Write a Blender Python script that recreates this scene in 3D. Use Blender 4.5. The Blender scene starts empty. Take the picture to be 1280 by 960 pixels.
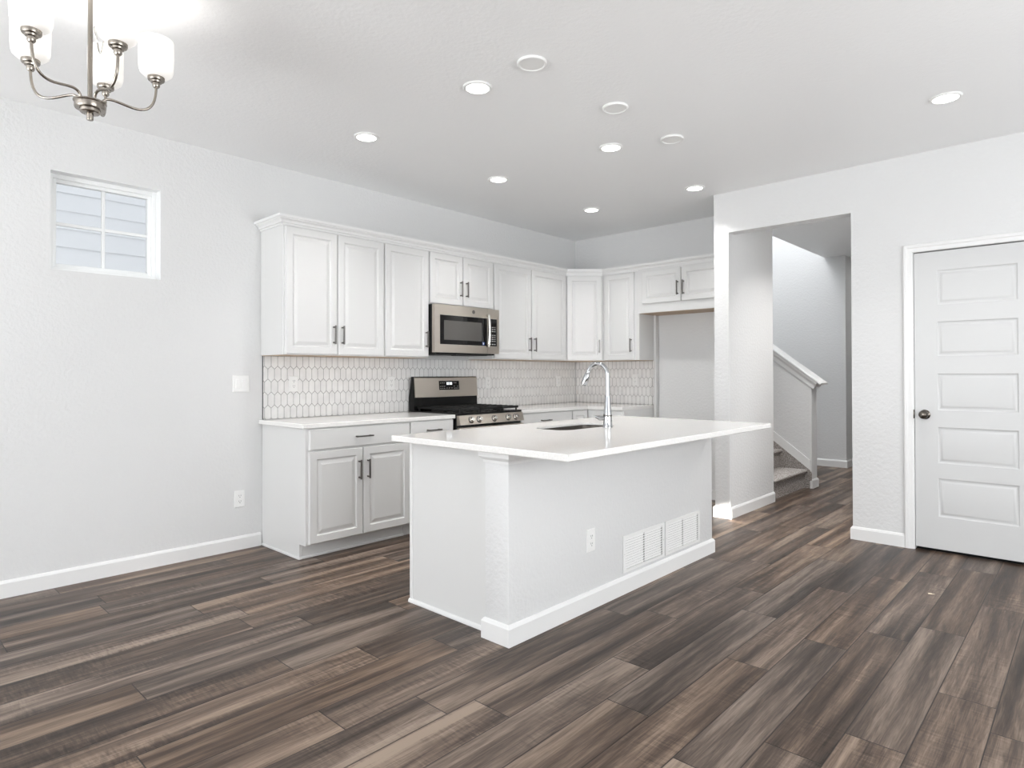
import bpy, bmesh, math, random
from mathutils import Vector, Matrix
random.seed(7)
S = bpy.context.scene
COL = S.collection
PI = math.pi
# ------------------------------------------------------------------ camera
F_PX, CY_PX = 786.136, 460.993
cam_d = bpy.data.cameras.new('camera')
cam = bpy.data.objects.new('camera', cam_d); COL.objects.link(cam)
cam_d.sensor_fit = 'HORIZONTAL'; cam_d.sensor_width = 36.0
cam_d.lens = F_PX / 1280 * 36.0
cam_d.shift_y = (CY_PX - 480) / 1280
cam_d.clip_start = 0.05
YAW, PITCH, ROLL = 0.75050, 0.00827, -0.00232
f = Vector((-math.sin(YAW)*math.cos(PITCH), math.cos(YAW)*math.cos(PITCH), math.sin(PITCH)))
r0 = Vector((math.cos(YAW), math.sin(YAW), 0)); u0 = r0.cross(f)
r1 = r0*math.cos(ROLL) + u0*math.sin(ROLL); u1 = -r0*math.sin(ROLL) + u0*math.cos(ROLL)
M = Matrix((r1, u1, -f)).transposed().to_4x4()
M.translation = Vector((4.3926, -5.7835, 1.2191))
cam.matrix_world = M
S.camera = cam
# ------------------------------------------------------------------ world, lights, exposure
S.view_settings.view_transform = 'Standard'
S.view_settings.look = 'None'
S.view_settings.gamma = 1.0
S.view_settings.use_curve_mapping = False
S.view_settings.exposure = 0.19
S.cycles.use_denoising = True
S.cycles.max_bounces = 10
S.cycles.diffuse_bounces = 8
S.cycles.sample_clamp_indirect = 6.0
W = bpy.data.worlds.new('sky'); S.world = W; W.use_nodes = True
bg = W.node_tree.nodes['Background']
bg.inputs[0].default_value = (0.92, 0.96, 1.0, 1); bg.inputs[1].default_value = 1.95

def area(name, loc, size, energy, direction, color=(1, 1, 1), sy=None, shape=None, spread=None):
    d = bpy.data.lights.new(name, 'AREA'); d.energy = energy; d.color = color
    d.shape = shape or ('RECTANGLE' if sy else 'SQUARE'); d.size = size
    if sy: d.size_y = sy
    if spread: d.spread = spread
    o = bpy.data.objects.new(name, d); COL.objects.link(o)
    o.location = loc; o.rotation_euler = Vector(direction).to_track_quat('-Z', 'Y').to_euler()
    return o
DAY = (0.955, 0.98, 1.0)
area('daylight_patio_doors', (1.7, -9.4, 1.15), 2.6, 180, (0, 1, 1.7), DAY, 2.2)
area('daylight_rear_window', (5.0, -9.4, 1.35), 2.4, 48, (0, 1, 1.7), DAY, 1.9)
area('fill_side', (6.9, -3.6, 1.4), 3.4, 108, (-1, 0, 0.35), DAY, 1.8)  # added fill from the unseen east side, brightens the island's long side
area('daylight_stair_window', (0.5, 0.95, 5.2), 1.8, 95, (0.25, 0.28, -1), DAY, 1.1)
sun_d = bpy.data.lights.new('sun', 'SUN'); sun_d.energy = 28.0; sun_d.angle = 0.009; sun_d.color = (1.0, 0.96, 0.90)
sun = bpy.data.objects.new('sun', sun_d); COL.objects.link(sun); sun.location = (12, -4, 6)
sun.rotation_euler = Vector((-1.0, 0.25, -0.43)).to_track_quat('-Z', 'Y').to_euler()
LAMP = (1.0, 0.982, 0.96)
area('hall_fill', (3.12, 0.20, 2.70), 0.25, 20, (0, 0, -1), LAMP, shape='DISK', spread=math.radians(125))  # unseen fill added to brighten the hall and stair half wall
area('hall_end_fill', (2.6, 4.3, 2.70), 0.25, 8, (0, 0, -1), LAMP, shape='DISK')  # second added fill, lifts the far end of the hall
DOWNLIGHT_W = 4.2

# ------------------------------------------------------------------ materials
def mat(name, col, rough=0.5, metal=0.0, spec=0.5, coat=0.0):
    m = bpy.data.materials.new(name); m.use_nodes = True
    b = m.node_tree.nodes['Principled BSDF']
    b.inputs['Base Color'].default_value = (*col, 1)
    b.inputs['Roughness'].default_value = rough
    b.inputs['Metallic'].default_value = metal
    b.inputs['Specular IOR Level'].default_value = spec
    b.inputs['Coat Weight'].default_value = coat
    return m
def nt(m): return m.node_tree.nodes, m.node_tree.links, m.node_tree.nodes['Principled BSDF']
def bump(m, scale, strength, dist=0.002, detail=3, stretch=None, rough=0.5):
    n, l, b = nt(m)
    tc = n.new('ShaderNodeTexCoord'); no = n.new('ShaderNodeTexNoise')
    no.inputs['Scale'].default_value = scale; no.inputs['Detail'].default_value = detail
    no.inputs['Roughness'].default_value = rough
    src = tc.outputs['Object']
    if stretch:
        mp = n.new('ShaderNodeMapping'); mp.inputs['Scale'].default_value = stretch
        l.new(src, mp.inputs[0]); src = mp.outputs[0]
    l.new(src, no.inputs['Vector'])
    bu = n.new('ShaderNodeBump'); bu.inputs['Strength'].default_value = strength; bu.inputs['Distance'].default_value = dist
    l.new(no.outputs[0], bu.inputs['Height']); l.new(bu.outputs[0], b.inputs['Normal'])
    return no
def tint(m, noise, c0, c1, lo=0.35, hi=0.65):
    n, l, b = nt(m); r = n.new('ShaderNodeValToRGB')
    r.color_ramp.elements[0].color = (*c0, 1); r.color_ramp.elements[1].color = (*c1, 1)
    r.color_ramp.elements[0].position = lo; r.color_ramp.elements[1].position = hi
    l.new(noise.outputs[0], r.inputs[0]); l.new(r.outputs[0], b.inputs['Base Color'])
MT = {}
MT['wall'] = mat('wall_paint', (0.700, 0.702, 0.702), 0.6, spec=0.3); bump(MT['wall'], 48, 0.6, 0.005, 2)
MT['ceiling'] = mat('ceiling_paint', (0.89, 0.893, 0.895), 0.42, spec=0.35); bump(MT['ceiling'], 48, 0.4, 0.004, 3)
MT['trim'] = mat('trim_paint', (0.78, 0.78, 0.775), 0.35)
MT['cab'] = mat('cabinet_paint', (0.69, 0.69, 0.683), 0.38); bump(MT['cab'], 9, 0.02, 0.001)
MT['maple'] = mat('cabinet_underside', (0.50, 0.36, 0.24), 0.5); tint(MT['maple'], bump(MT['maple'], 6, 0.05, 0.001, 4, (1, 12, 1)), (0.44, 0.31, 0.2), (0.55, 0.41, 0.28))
MT['door'] = mat('door_paint', (0.605, 0.608, 0.608), 0.38); bump(MT['door'], 30, 0.06, 0.001, 3, (6, 6, 0.6))
MT['quartz'] = mat('white_quartz', (0.80, 0.79, 0.77), 0.07, spec=0.5)
tint(MT['quartz'], bump(MT['quartz'], 160, 0.0, 0.0005, 2), (0.78, 0.77, 0.75), (0.84, 0.83, 0.815))
MT['tile'] = mat('picket_tile_glaze', (0.80, 0.79, 0.78), 0.16)
tint(MT['tile'], bump(MT['tile'], 12, 0.04, 0.002, 2), (0.76, 0.75, 0.745), (0.83, 0.825, 0.815))
MT['grout'] = mat('grey_grout', (0.26, 0.255, 0.25), 0.9)
MT['edge'] = mat('dark_edge_trim', (0.10, 0.10, 0.10), 0.35, 0.8)
MT['steel'] = mat('stainless_steel', (0.58, 0.53, 0.47), 0.30, 1.0); bump(MT['steel'], 40, 0.03, 0.0006, 3, (1, 1, 40))
MT['steel2'] = mat('polished_steel', (0.75, 0.73, 0.70), 0.16, 1.0); bump(MT['steel2'], 60, 0.01, 0.0005)
MT['sink'] = mat('sink_steel', (0.10, 0.09, 0.08), 0.4, 1.0); bump(MT['sink'], 60, 0.03, 0.0005, 3, (1, 20, 1))
MT['chrome'] = mat('chrome', (0.46, 0.47, 0.48), 0.07, 1.0)
MT['nickel'] = mat('brushed_nickel', (0.31, 0.28, 0.245), 0.25, 1.0); bump(MT['nickel'], 80, 0.03, 0.0005)
MT['pull'] = mat('dark_nickel_pull', (0.20, 0.19, 0.18), 0.3, 1.0)
MT['bronze'] = mat('dark_bronze_knob', (0.13, 0.115, 0.10), 0.18, 1.0)
MT['black'] = mat('black_enamel', (0.006, 0.006, 0.006), 0.22, spec=0.22)
MT['iron'] = mat('cast_iron', (0.008, 0.008, 0.008), 0.5, spec=0.25); bump(MT['iron'], 200, 0.15, 0.001)
MT['blackglass'] = mat('black_glass', (0.006, 0.0055, 0.006), 0.05, spec=0.3)
MT['screen'] = mat('oven_screen', (0.10, 0.095, 0.09), 0.10, spec=0.3)
MT['plastic'] = mat('white_plastic', (0.82, 0.82, 0.81), 0.3)
MT['slot'] = mat('dark_slot', (0.03, 0.03, 0.03), 0.6)
MT['mark'] = mat('pale_key_marks', (0.62, 0.62, 0.60), 0.5)
MT['sticker'] = mat('blue_sticker', (0.02, 0.06, 0.25), 0.4)
MT['vinyl'] = mat('white_vinyl', (0.86, 0.87, 0.87), 0.35)
MT['siding'] = mat('lap_siding', (0.69, 0.70, 0.715), 0.7); bump(MT['siding'], 14, 0.25, 0.003, 4, (1, 0.4, 8))
MT['ground'] = mat('gravel_ground', (0.62, 0.61, 0.59), 0.9); bump(MT['ground'], 30, 0.5, 0.02)
MT['carpet'] = mat('grey_brown_carpet', (0.36, 0.33, 0.31), 0.95, spec=0.1)
tint(MT['carpet'], bump(MT['carpet'], 90, 0.9, 0.01, 4), (0.20, 0.18, 0.168), (0.50, 0.465, 0.44))
MT['gap'] = mat('dark_gap', (0.008, 0.008, 0.008), 0.8)
MT['scrap'] = mat('pale_scrap', (0.75, 0.66, 0.52), 0.6)
def emis(name, col, strength, base=(0.9, 0.9, 0.9)):
    m = mat(name, base, 0.3); n, l, b = nt(m)
    b.inputs['Emission Color'].default_value = (*col, 1); b.inputs['Emission Strength'].default_value = strength
    return m
MT['lens'] = emis('lit_lens', (1, 0.98, 0.95), 6)
MT['shade'] = emis('lit_opal_glass', (1.0, 0.955, 0.90), 0.36, (0.78, 0.77, 0.75))
MT['led'] = emis('clock_digits', (0.85, 0.95, 1.0), 1.5)
gm = bpy.data.materials.new('clear_pane'); gm.use_nodes = True
n_, l_ = gm.node_tree.nodes, gm.node_tree.links
n_.remove(n_['Principled BSDF'])
tr = n_.new('ShaderNodeBsdfTransparent'); gl = n_.new('ShaderNodeBsdfGlossy'); gl.inputs['Roughness'].default_value = 0.02
fr = n_.new('ShaderNodeFresnel'); fr.inputs[0].default_value = 1.45; mx = n_.new('ShaderNodeMixShader')
l_.new(fr.outputs[0], mx.inputs[0]); l_.new(tr.outputs[0], mx.inputs[1]); l_.new(gl.outputs[0], mx.inputs[2])
l_.new(mx.outputs[0], n_['Material Output'].inputs[0]); MT['glass'] = gm

def floor_material():
    m = mat('wood_plank_floor', (0.1, 0.08, 0.07), 0.4, spec=0.3); n, l, b = nt(m)
    def math_(op, a, c=None, d=None):
        k = n.new('ShaderNodeMath'); k.operation = op
        for i, v in enumerate((a, c, d)):
            if v is None: continue
            if isinstance(v, (int, float)): k.inputs[i].default_value = v
            else: l.new(v, k.inputs[i])
        return k.outputs[0]
    def comb(a, c, d=0.0):
        k = n.new('ShaderNodeCombineXYZ')
        for i, v in enumerate((a, c, d)):
            if isinstance(v, (int, float)): k.inputs[i].default_value = v
            else: l.new(v, k.inputs[i])
        return k.outputs[0]
    def wn(v):
        k = n.new('ShaderNodeTexWhiteNoise'); k.noise_dimensions = '2D'; l.new(v, k.inputs['Vector']); return k
    def noise(v, scale, detail, rough=0.5, dist=0.0):
        k = n.new('ShaderNodeTexNoise'); l.new(v, k.inputs['Vector'])
        k.inputs['Scale'].default_value = scale; k.inputs['Detail'].default_value = detail
        k.inputs['Roughness'].default_value = rough; k.inputs['Distortion'].default_value = dist
        return k.outputs[0]
    tc = n.new('ShaderNodeTexCoord'); sp = n.new('ShaderNodeSeparateXYZ'); l.new(tc.outputs['Object'], sp.inputs[0])
    x, y = sp.outputs[0], sp.outputs[1]
    PW, PL = 0.18, 1.22
    xs = math_('DIVIDE', math_('SUBTRACT', x, 0.155), PW)
    row = math_('FLOOR', xs); fx = math_('FRACT', xs)
    ro = wn(comb(row, 3.7)).outputs['Value']
    ys = math_('DIVIDE', math_('ADD', y, math_('MULTIPLY', ro, PL * 3)), PL)
    colm = math_('FLOOR', ys); fy = math_('FRACT', ys)
    idn = wn(comb(row, colm)); sid = n.new('ShaderNodeSeparateColor'); l.new(idn.outputs['Color'], sid.inputs[0])
    i1, i2, i3 = sid.outputs[0], sid.outputs[1], sid.outputs[2]
    ox, oy = math_('MULTIPLY', i1, 40.0), math_('MULTIPLY', i2, 60.0)
    bx, by = math_('ADD', x, ox), math_('ADD', y, oy)
    band = noise(comb(math_('MULTIPLY', bx, 11.0), math_('MULTIPLY', by, 0.65), i3), 1.0, 3, 0.5, 0.35)
    grain = noise(comb(math_('MULTIPLY', bx, 42.0), math_('MULTIPLY', by, 2.2), i3), 1.0, 6, 0.62, 1.1)
    fine = noise(comb(math_('MULTIPLY', bx, 260.0), math_('MULTIPLY', by, 10.0), i3), 1.0, 3, 0.6, 0.0)
    saw = noise(comb(math_('MULTIPLY', bx, 14.0), math_('MULTIPLY', by, 75.0), i3), 1.0, 3, 0.6, 0.5)
    blot = noise(comb(math_('MULTIPLY', bx, 5.0), math_('MULTIPLY', by, 2.6), i2), 1.0, 4, 0.6, 0.4)
    v = math_('MULTIPLY', band, 1.15)
    v = math_('ADD', v, math_('MULTIPLY', grain, 0.62))
    v = math_('ADD', v, math_('MULTIPLY', fine, 0.34))
    sawm = math_('MULTIPLY', math_('SUBTRACT', saw, 0.5), math_('MULTIPLY', math_('GREATER_THAN', i3, 0.35), math_('SMOOTH_MAX', math_('SUBTRACT', blot, 0.45), 0.0, 0.05)))
    v = math_('ADD', v, math_('MULTIPLY', sawm, 2.6))
    v = math_('ADD', v, math_('MULTIPLY', math_('SUBTRACT', i1, 0.5), 0.10))
    v = math_('ADD', v, -0.525)
    v = math_('ADD', math_('MULTIPLY', math_('SUBTRACT', v, 0.5), 1.05), 0.49)
    rp = n.new('ShaderNodeValToRGB'); e = rp.color_ramp.elements
    e[0].position = 0.22; e[0].color = (0.018, 0.0120, 0.0090, 1)
    e[1].position = 0.78; e[1].color = (0.262, 0.208, 0.168, 1)
    k = e.new(0.42); k.color = (0.060, 0.0435, 0.0345, 1)
    k = e.new(0.56); k.color = (0.120, 0.0895, 0.0715, 1)
    l.new(v, rp.inputs[0])
    hs = n.new('ShaderNodeHueSaturation'); l.new(rp.outputs[0], hs.inputs['Color'])
    l.new(math_('ADD', 0.95, math_('MULTIPLY', i2, 0.4)), hs.inputs['Saturation'])
    l.new(math_('ADD', 0.90, math_('MULTIPLY', i3, 0.25)), hs.inputs['Value'])
    dx = math_('MULTIPLY', math_('MINIMUM', fx, math_('SUBTRACT', 1.0, fx)), PW)
    dy = math_('MULTIPLY', math_('MINIMUM', fy, math_('SUBTRACT', 1.0, fy)), PL)
    edge = math_('MINIMUM', dx, dy)
    mr = n.new('ShaderNodeMapRange'); l.new(edge, mr.inputs[0]); mr.inputs[1].default_value = 0.0009; mr.inputs[2].default_value = 0.0030
    gcol = n.new('ShaderNodeMix'); gcol.data_type = 'RGBA'; gcol.inputs[6].default_value = (0.018, 0.013, 0.011, 1)
    l.new(mr.outputs[0], gcol.inputs[0]); l.new(hs.outputs[0], gcol.inputs[7]); l.new(gcol.outputs[2], b.inputs['Base Color'])
    hgt = math_('ADD', math_('MULTIPLY', mr.outputs[0], 0.6), math_('MULTIPLY', grain, 0.4))
    bu = n.new('ShaderNodeBump'); bu.inputs['Strength'].default_value = 0.35; bu.inputs['Distance'].default_value = 0.0015
    l.new(hgt, bu.inputs['Height']); l.new(bu.outputs[0], b.inputs['Normal'])
    rr = math_('ADD', 0.30, math_('MULTIPLY', grain, 0.18)); l.new(rr, b.inputs['Roughness'])
    return m
MT['floor'] = floor_material()

# ------------------------------------------------------------------ mesh helpers
def BM(): return bmesh.new()
def box(bm, x0, x1, y0, y1, z0, z1, bev=0.0, seg=2, mi=0):
    g = bmesh.ops.create_cube(bm, size=1.0)
    vs = g['verts']
    for v in vs:
        v.co = Vector((x0 if v.co.x < 0 else x1, y0 if v.co.y < 0 else y1, z0 if v.co.z < 0 else z1))
    fs = set(fc for v in vs for fc in v.link_faces)
    for fc in fs: fc.material_index = mi
    if bev > 0:
        es = list(set(e for v in vs for e in v.link_edges))
        bmesh.ops.bevel(bm, geom=es, offset=bev, segments=seg, affect='EDGES', profile=0.5)
def loft(bm, rings, close=True, cap0=True, cap1=True, mi=0):
    vr = [[bm.verts.new(p) for p in ring] for ring in rings]
    n = len(vr[0])
    for a, b in zip(vr, vr[1:]):
        for i in range(n if close else n - 1):
            j = (i + 1) % n
            try: bm.faces.new((a[i], a[j], b[j], b[i])).material_index = mi
            except ValueError: pass
    if cap0: bm.faces.new(list(reversed(vr[0]))).material_index = mi
    if cap1: bm.faces.new(vr[-1]).material_index = mi
def prism(bm, pts, axis, a, b, mi=0):
    def P(p, t):
        return {'x': (t, p[0], p[1]), 'y': (p[0], t, p[1]), 'z': (p[0], p[1], t)}[axis]
    loft(bm, [[P(p, a) for p in pts], [P(p, b) for p in pts]], mi=mi)
def tube(bm, pts, rad, n=10, caps=True, mi=0):
    pts = [Vector(p) for p in pts]; rings = []
    rads = rad if isinstance(rad, (list, tuple)) else [rad] * len(pts)
    t = (pts[1] - pts[0]).normalized()
    up = Vector((0, 0, 1)) if abs(t.z) < 0.9 else Vector((1, 0, 0))
    a = t.cross(up).normalized()
    for i, p in enumerate(pts):
        t = (pts[min(i + 1, len(pts) - 1)] - pts[max(i - 1, 0)]).normalized()
        a = (a - t * a.dot(t)).normalized(); b = t.cross(a)
        rings.append([p + (a * math.cos(2*PI*k/n) + b * math.sin(2*PI*k/n)) * rads[i] for k in range(n)])
    loft(bm, rings, cap0=caps, cap1=caps, mi=mi)
def lathe(bm, prof, c, n=24, axis=Vector((0, 0, 1)), caps=(True, True), mi=0):
    axis = Vector(axis).normalized(); c = Vector(c)
    q = Vector((0, 0, 1)).rotation_difference(axis)
    rings = [[c + q @ Vector((r*math.cos(2*PI*k/n), r*math.sin(2*PI*k/n), z)) for k in range(n)] for r, z in prof]
    loft(bm, rings, cap0=caps[0], cap1=caps[1], mi=mi)
def bez(p0, p1, p2, p3, n=12):
    p0, p1, p2, p3 = map(Vector, (p0, p1, p2, p3)); o = []
    for i in range(n + 1):
        t = i / n; s = 1 - t
        o.append(p0*s**3 + p1*3*s*s*t + p2*3*s*t*t + p3*t**3)
    return o
def panel_loops(bm, O, U, N, w, h, loops, mi=0, back=True):
    """nested rectangular loops (inset, depth) on a face: a moulded door or drawer front"""
    O, U, N = Vector(O), Vector(U), Vector(N); Zv = Vector((0, 0, 1)); rings = []
    for ins, d in loops:
        rings.append([O + U*a + Zv*b + N*d for a, b in ((ins, ins), (w-ins, ins), (w-ins, h-ins), (ins, h-ins))])
    loft(bm, rings, cap0=back, cap1=True, mi=mi)
WL = {}
def finish(bm, name, m, parent, off, smooth):
    bmesh.ops.recalc_face_normals(bm, faces=bm.faces)
    me = bpy.data.meshes.new(name)
    if off.length > 0: bmesh.ops.translate(bm, verts=bm.verts, vec=-off)
    bm.to_mesh(me); bm.free()
    for k in (m if isinstance(m, (list, tuple)) else [m]): me.materials.append(MT[k])
    if smooth:
        for p in me.polygons: p.use_smooth = True
        me.set_sharp_from_angle(angle=math.radians(38))
    o = bpy.data.objects.new(name, me); COL.objects.link(o)
    return o
def obj(name, bm, m, parent=None, at=None, smooth=True, label=None):
    off = Vector(WL[parent.name]) if parent is not None else Vector(at or (0, 0, 0))
    o = finish(bm, name, m, parent, off, smooth)
    if parent is not None: o.parent = parent
    else: o.location = off
    WL[o.name] = off
    if label: o['label'] = label
    return o
def tag(o, label, cat, group=None):
    o['label'] = label; o['category'] = cat
    if group: o['group'] = group
    return o
def thing(name, label, cat, at, group=None):
    o = bpy.data.objects.new(name, None); COL.objects.link(o); o.location = at; o.empty_display_size = 0.1
    WL[o.name] = Vector(at)
    return tag(o, label, cat, group)
def struct(name, bm, m, parent=None, smooth=False):
    o = obj(name, bm, m, parent, smooth=smooth)
    if parent is None: o['kind'] = 'structure'
    return o
def dup(root, loc, label=None, rotz=None):
    r = root.copy(); COL.objects.link(r); r.location = loc
    if rotz is not None: r.rotation_euler = (0, 0, rotz)
    if label: r['label'] = label
    def rec(a, b):
        for ch in list(a.children):
            c = ch.copy(); COL.objects.link(c); c.parent = b
            rec(ch, c)
    rec(root, r)
    return r

# ------------------------------------------------------------------ the setting
H = 2.743; YR = -0.68; REAR = -9.5; EAST = 7.0
bm = BM(); box(bm, -0.15, EAST + 0.15, REAR - 0.15, 6.0, -0.10, 0.0); struct('floor', bm, 'floor')
bm = BM(); box(bm, -0.15, EAST + 0.15, REAR - 0.15, 0.29, H, H + 0.12); box(bm, 1.76, EAST + 0.15, 0.29, 6.0, H, H + 0.12); struct('ceiling', bm, 'ceiling')
# left wall with its small window opening
WY0, WY1, WZ0, WZ1 = -4.957, -4.374, 1.828, 2.403
bm = BM()
box(bm, -0.15, 0, REAR, WY0, 0, H); box(bm, -0.15, 0, WY1, 0.29, 0, H)
box(bm, -0.15, 0, WY0, WY1, 0, WZ0); box(bm, -0.15, 0, WY0, WY1, WZ1, H)
struct('wall_left', bm, 'wall')
bm = BM(); box(bm, 0, 1.997, 0.0, 0.29, 0, H); struct('wall_back', bm, 'wall')
bm = BM(); box(bm, 1.997, 2.125, YR, 0.296, 0, H); struct('wall_hall', bm, 'wall')
DX0, DX1, DZ = 3.450, 4.162, 2.056
bm = BM()
box(bm, 2.125, 3.062, YR, YR + 0.12, 2.404, H); box(bm, 3.062, DX0, YR, YR + 0.12, 0, H)
box(bm, DX0, DX1, YR, YR + 0.12, DZ, H); box(bm, DX1, EAST, YR, YR + 0.12, 0, H)
box(bm, DX0, DX1, YR + 0.115, YR + 0.12, 0, DZ)
struct('wall_right', bm, 'wall')
bm = BM()   # rear wall with patio doors and a window, behind the photographer
for x0, x1, z0, z1 in ((-0.15, 0.4, 0, H), (3.0, 3.8, 0, H), (6.2, EAST + 0.15, 0, H), (0.4, 3.0, 2.25, H), (3.8, 6.2, 2.3, H), (3.8, 6.2, 0, 0.4), (0.4, 3.0, 0, 0.05)):
    box(bm, x0, x1, REAR - 0.15, REAR, z0, z1)
struct('wall_rear', bm, 'wall')
bm = BM()
box(bm, EAST, EAST + 0.15, REAR, -5.3, 0, H); box(bm, EAST, EAST + 0.15, -1.9, YR + 0.12, 0, H)
box(bm, EAST, EAST + 0.15, -5.3, -1.9, 0, 0.5); box(bm, EAST, EAST + 0.15, -5.3, -1.9, 2.3, H)
box(bm, EAST, EAST + 0.15, -2.3, -2.01, 0.5, 2.3); box(bm, EAST, EAST + 0.15, -2.01, -1.9, 0.5, 2.05)  # narrow slot added out of view to shape the sun patch on the stub wall
struct('wall_east', bm, 'wall')
# hall and stairwell
bm = BM(); box(bm, -1.7, 2.012, 3.078, 3.20, 0, 5.4); struct('wall_far', bm, 'wall')
bm = BM(); box(bm, 1.89, 2.012, 3.20, 6.0, 0, H); struct('wall_passage', bm, 'wall')
bm = BM(); box(bm, 3.30, 3.42, YR + 0.12, 6.0, 0, H); struct('wall_hall_east', bm, 'wall')
bm = BM(); box(bm, 1.89, 3.42, 6.0, 6.12, 0, H); struct('wall_hall_end', bm, 'wall')
bm = BM()
box(bm, 1.76, 1.88, 0.17, 3.20, H + 0.12, 5.4); box(bm, -1.7, 1.76, 0.17, 0.29, H + 0.12, 5.4); box(bm, -1.82, -1.7, 0.17, 3.2, 0, 5.4)
box(bm, -1.7, -0.15, 0.17, 0.29, 0, H + 0.12)
struct('wall_stairwell', bm, 'wall')
bm = BM(); box(bm, -1.82, 1.88, 0.17, 3.2, 5.4, 5.5); struct('ceiling_stairwell', bm, 'ceiling')

# baseboards: a flat board with an eased top
def base_path(bm, pts, side=1, h=0.095, t=0.014):
    """baseboard along a wall line, mitred at its corners; side=1 puts it to the right of travel"""
    prof = ((0, 0), (t, 0), (t, h - 0.016), (t*0.45, h - 0.003), (0, h)); rings = []
    def nn(a, b):
        d = (Vector(b) - Vector(a)).normalized(); return Vector((d.y, -d.x))*side
    for i, p in enumerate(pts):
        n1 = nn(pts[i-1], p) if i else nn(p, pts[1]); n2 = nn(p, pts[i+1]) if i < len(pts) - 1 else n1
        m_ = (n1 + n2).normalized(); m_ = m_/m_.dot(n1)
        rings.append([Vector((p[0] + m_.x*d, p[1] + m_.y*d, z)) for d, z in prof])
    loft(bm, rings)
bm = BM(); base_path(bm, [(0, REAR), (0, -3.716)]); struct('baseboard_left', bm, 'trim')
bm = BM(); base_path(bm, [(1.078, 0), (1.997, 0), (1.997, YR), (2.125, YR), (2.125, 0.296)]); struct('baseboard_hall', bm, 'trim')
bm = BM()
base_path(bm, [(3.062, YR + 0.12), (3.062, YR), (3.393, YR)]); base_path(bm, [(DX1 + 0.057, YR), (EAST, YR)])
struct('baseboard_right', bm, 'trim')
bm = BM(); base_path(bm, [(-1.7, 3.078), (2.012, 3.078), (2.012, 6.0)]); struct('baseboard_far', bm, 'trim')

# door casing (a stepped moulding mitred round the opening)
bm = BM()
for prof in (((0.0, 0.0), (0.057, 0.0), (0.057, 0.012), (0.05, 0.017), (0.034, 0.017), (0.028, 0.013), (0.012, 0.011), (0.004, 0.009), (0, 0.006)),):
    path = [Vector((DX0, YR, 0)), Vector((DX0, YR, DZ)), Vector((DX1, YR, DZ)), Vector((DX1, YR, 0))]
    outs = [Vector((-1, 0, 0)), Vector((-1, 0, 1)), Vector((1, 0, 1)), Vector((1, 0, 0))]
    loft(bm, [[p + o*d + Vector((0, -t, 0)) for d, t in prof] for p, o in zip(path, outs)])
for x0, x1 in ((DX0 - 0.001, DX0 + 0.004), (DX1 - 0.004, DX1 + 0.001)):
    box(bm, x0, x1, YR, YR + 0.115, 0, DZ)
struct('trim_1', bm, 'trim')
# five-panel interior door
DW = DX1 - DX0 - 0.012; dx = DX0 + 0.007; dz0 = 0.022; dzt = DZ - 0.007
dr = bpy.data.objects.new('door_1', None); COL.objects.link(dr); dr.location = (dx, YR, 0); dr['kind'] = 'structure'; WL[dr.name] = Vector((dx, YR, 0))
dr['label'] = 'white five-panel interior door with a dark round knob'; 
bm = BM(); yf = YR + 0.006
px0, px1 = 3.590, 3.590 + 2*(DX0 + DX1)/2 - 2*3.590
rows = [(1.684, 1.918), (1.335, 1.569), (0.965, 1.215), (0.606, 0.851), (0.242, 0.503)]
box(bm, dx, dx + DW, yf + 0.012, yf + 0.036, dz0, dzt)
box(bm, dx, px0, yf, yf + 0.013, dz0, dzt); box(bm, px1, dx + DW, yf, yf + 0.013, dz0, dzt)
zs = [dzt] + [z for a, b in rows for z in (b, a)] + [dz0]
for i in range(0, len(zs), 2): box(bm, px0, px1, yf, yf + 0.013, zs[i+1], zs[i])
for a, b in rows:
    panel_loops(bm, (px0, yf, a), (1, 0, 0), (0, -1, 0), px1 - px0, b - a, [(0, -0.0005), (0.005, -0.005), (0.012, -0.006), (0.017, -0.006), (0.022, -0.0025), (0.034, -0.001)], back=False)
ds = obj('door_slab', bm, 'door', dr)
bm = BM(); kc = Vector((3.516, yf, 0.934))
lathe(bm, [(0.033, 0), (0.033, 0.004), (0.028, 0.009), (0.014, 0.012), (0.012, 0.030), (0.020, 0.036), (0.0285, 0.046), (0.029, 0.054), (0.024, 0.063), (0.012, 0.067), (0.001, 0.0675)], kc, 28, (0, -1, 0))
obj('knob', bm, 'bronze', dr)
bm = BM(); box(bm, DX0 - 0.0035, DX0 + 0.0055, YR - 0.006, YR + 0.02, 0.905, 0.965, 0.001); obj('strike_plate', bm, 'bronze', dr)
bm = BM(); box(bm, DX0 + 0.004, DX1 - 0.004, yf + 0.037, yf + 0.100, 0.0, 0.004); obj('gap_shade_strip', bm, 'gap', dr)  # near-black strip painted in as the shade of the gap under the door

# small window in the left wall
wr = bpy.data.objects.new('window_1', None); COL.objects.link(wr); wr.location = (-0.1, (WY0+WY1)/2, WZ0); wr['kind'] = 'structure'; WL[wr.name] = Vector((-0.1, (WY0+WY1)/2, WZ0))
def ring_box(bm, y0, y1, z0, z1, w, x0, x1, bev=0.002):
    box(bm, x0, x1, y0, y0 + w, z0, z1, bev); box(bm, x0, x1, y1 - w, y1, z0, z1, bev)
    box(bm, x0, x1, y0 + w - 0.002, y1 - w + 0.002, z0, z0 + w, bev); box(bm, x0, x1, y0 + w - 0.002, y1 - w + 0.002, z1 - w, z1, bev)
bm = BM(); ring_box(bm, WY0, WY1, WZ0, WZ1, 0.028, -0.135, -0.075); ring_box(bm, WY0 + 0.026, WY1 - 0.026, WZ0 + 0.026, WZ1 - 0.026, 0.022, -0.13, -0.092); obj('window_frame', bm, 'vinyl', wr)
bm = BM(); yc, zc = (WY0+WY1)/2, (WZ0+WZ1)/2
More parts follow.
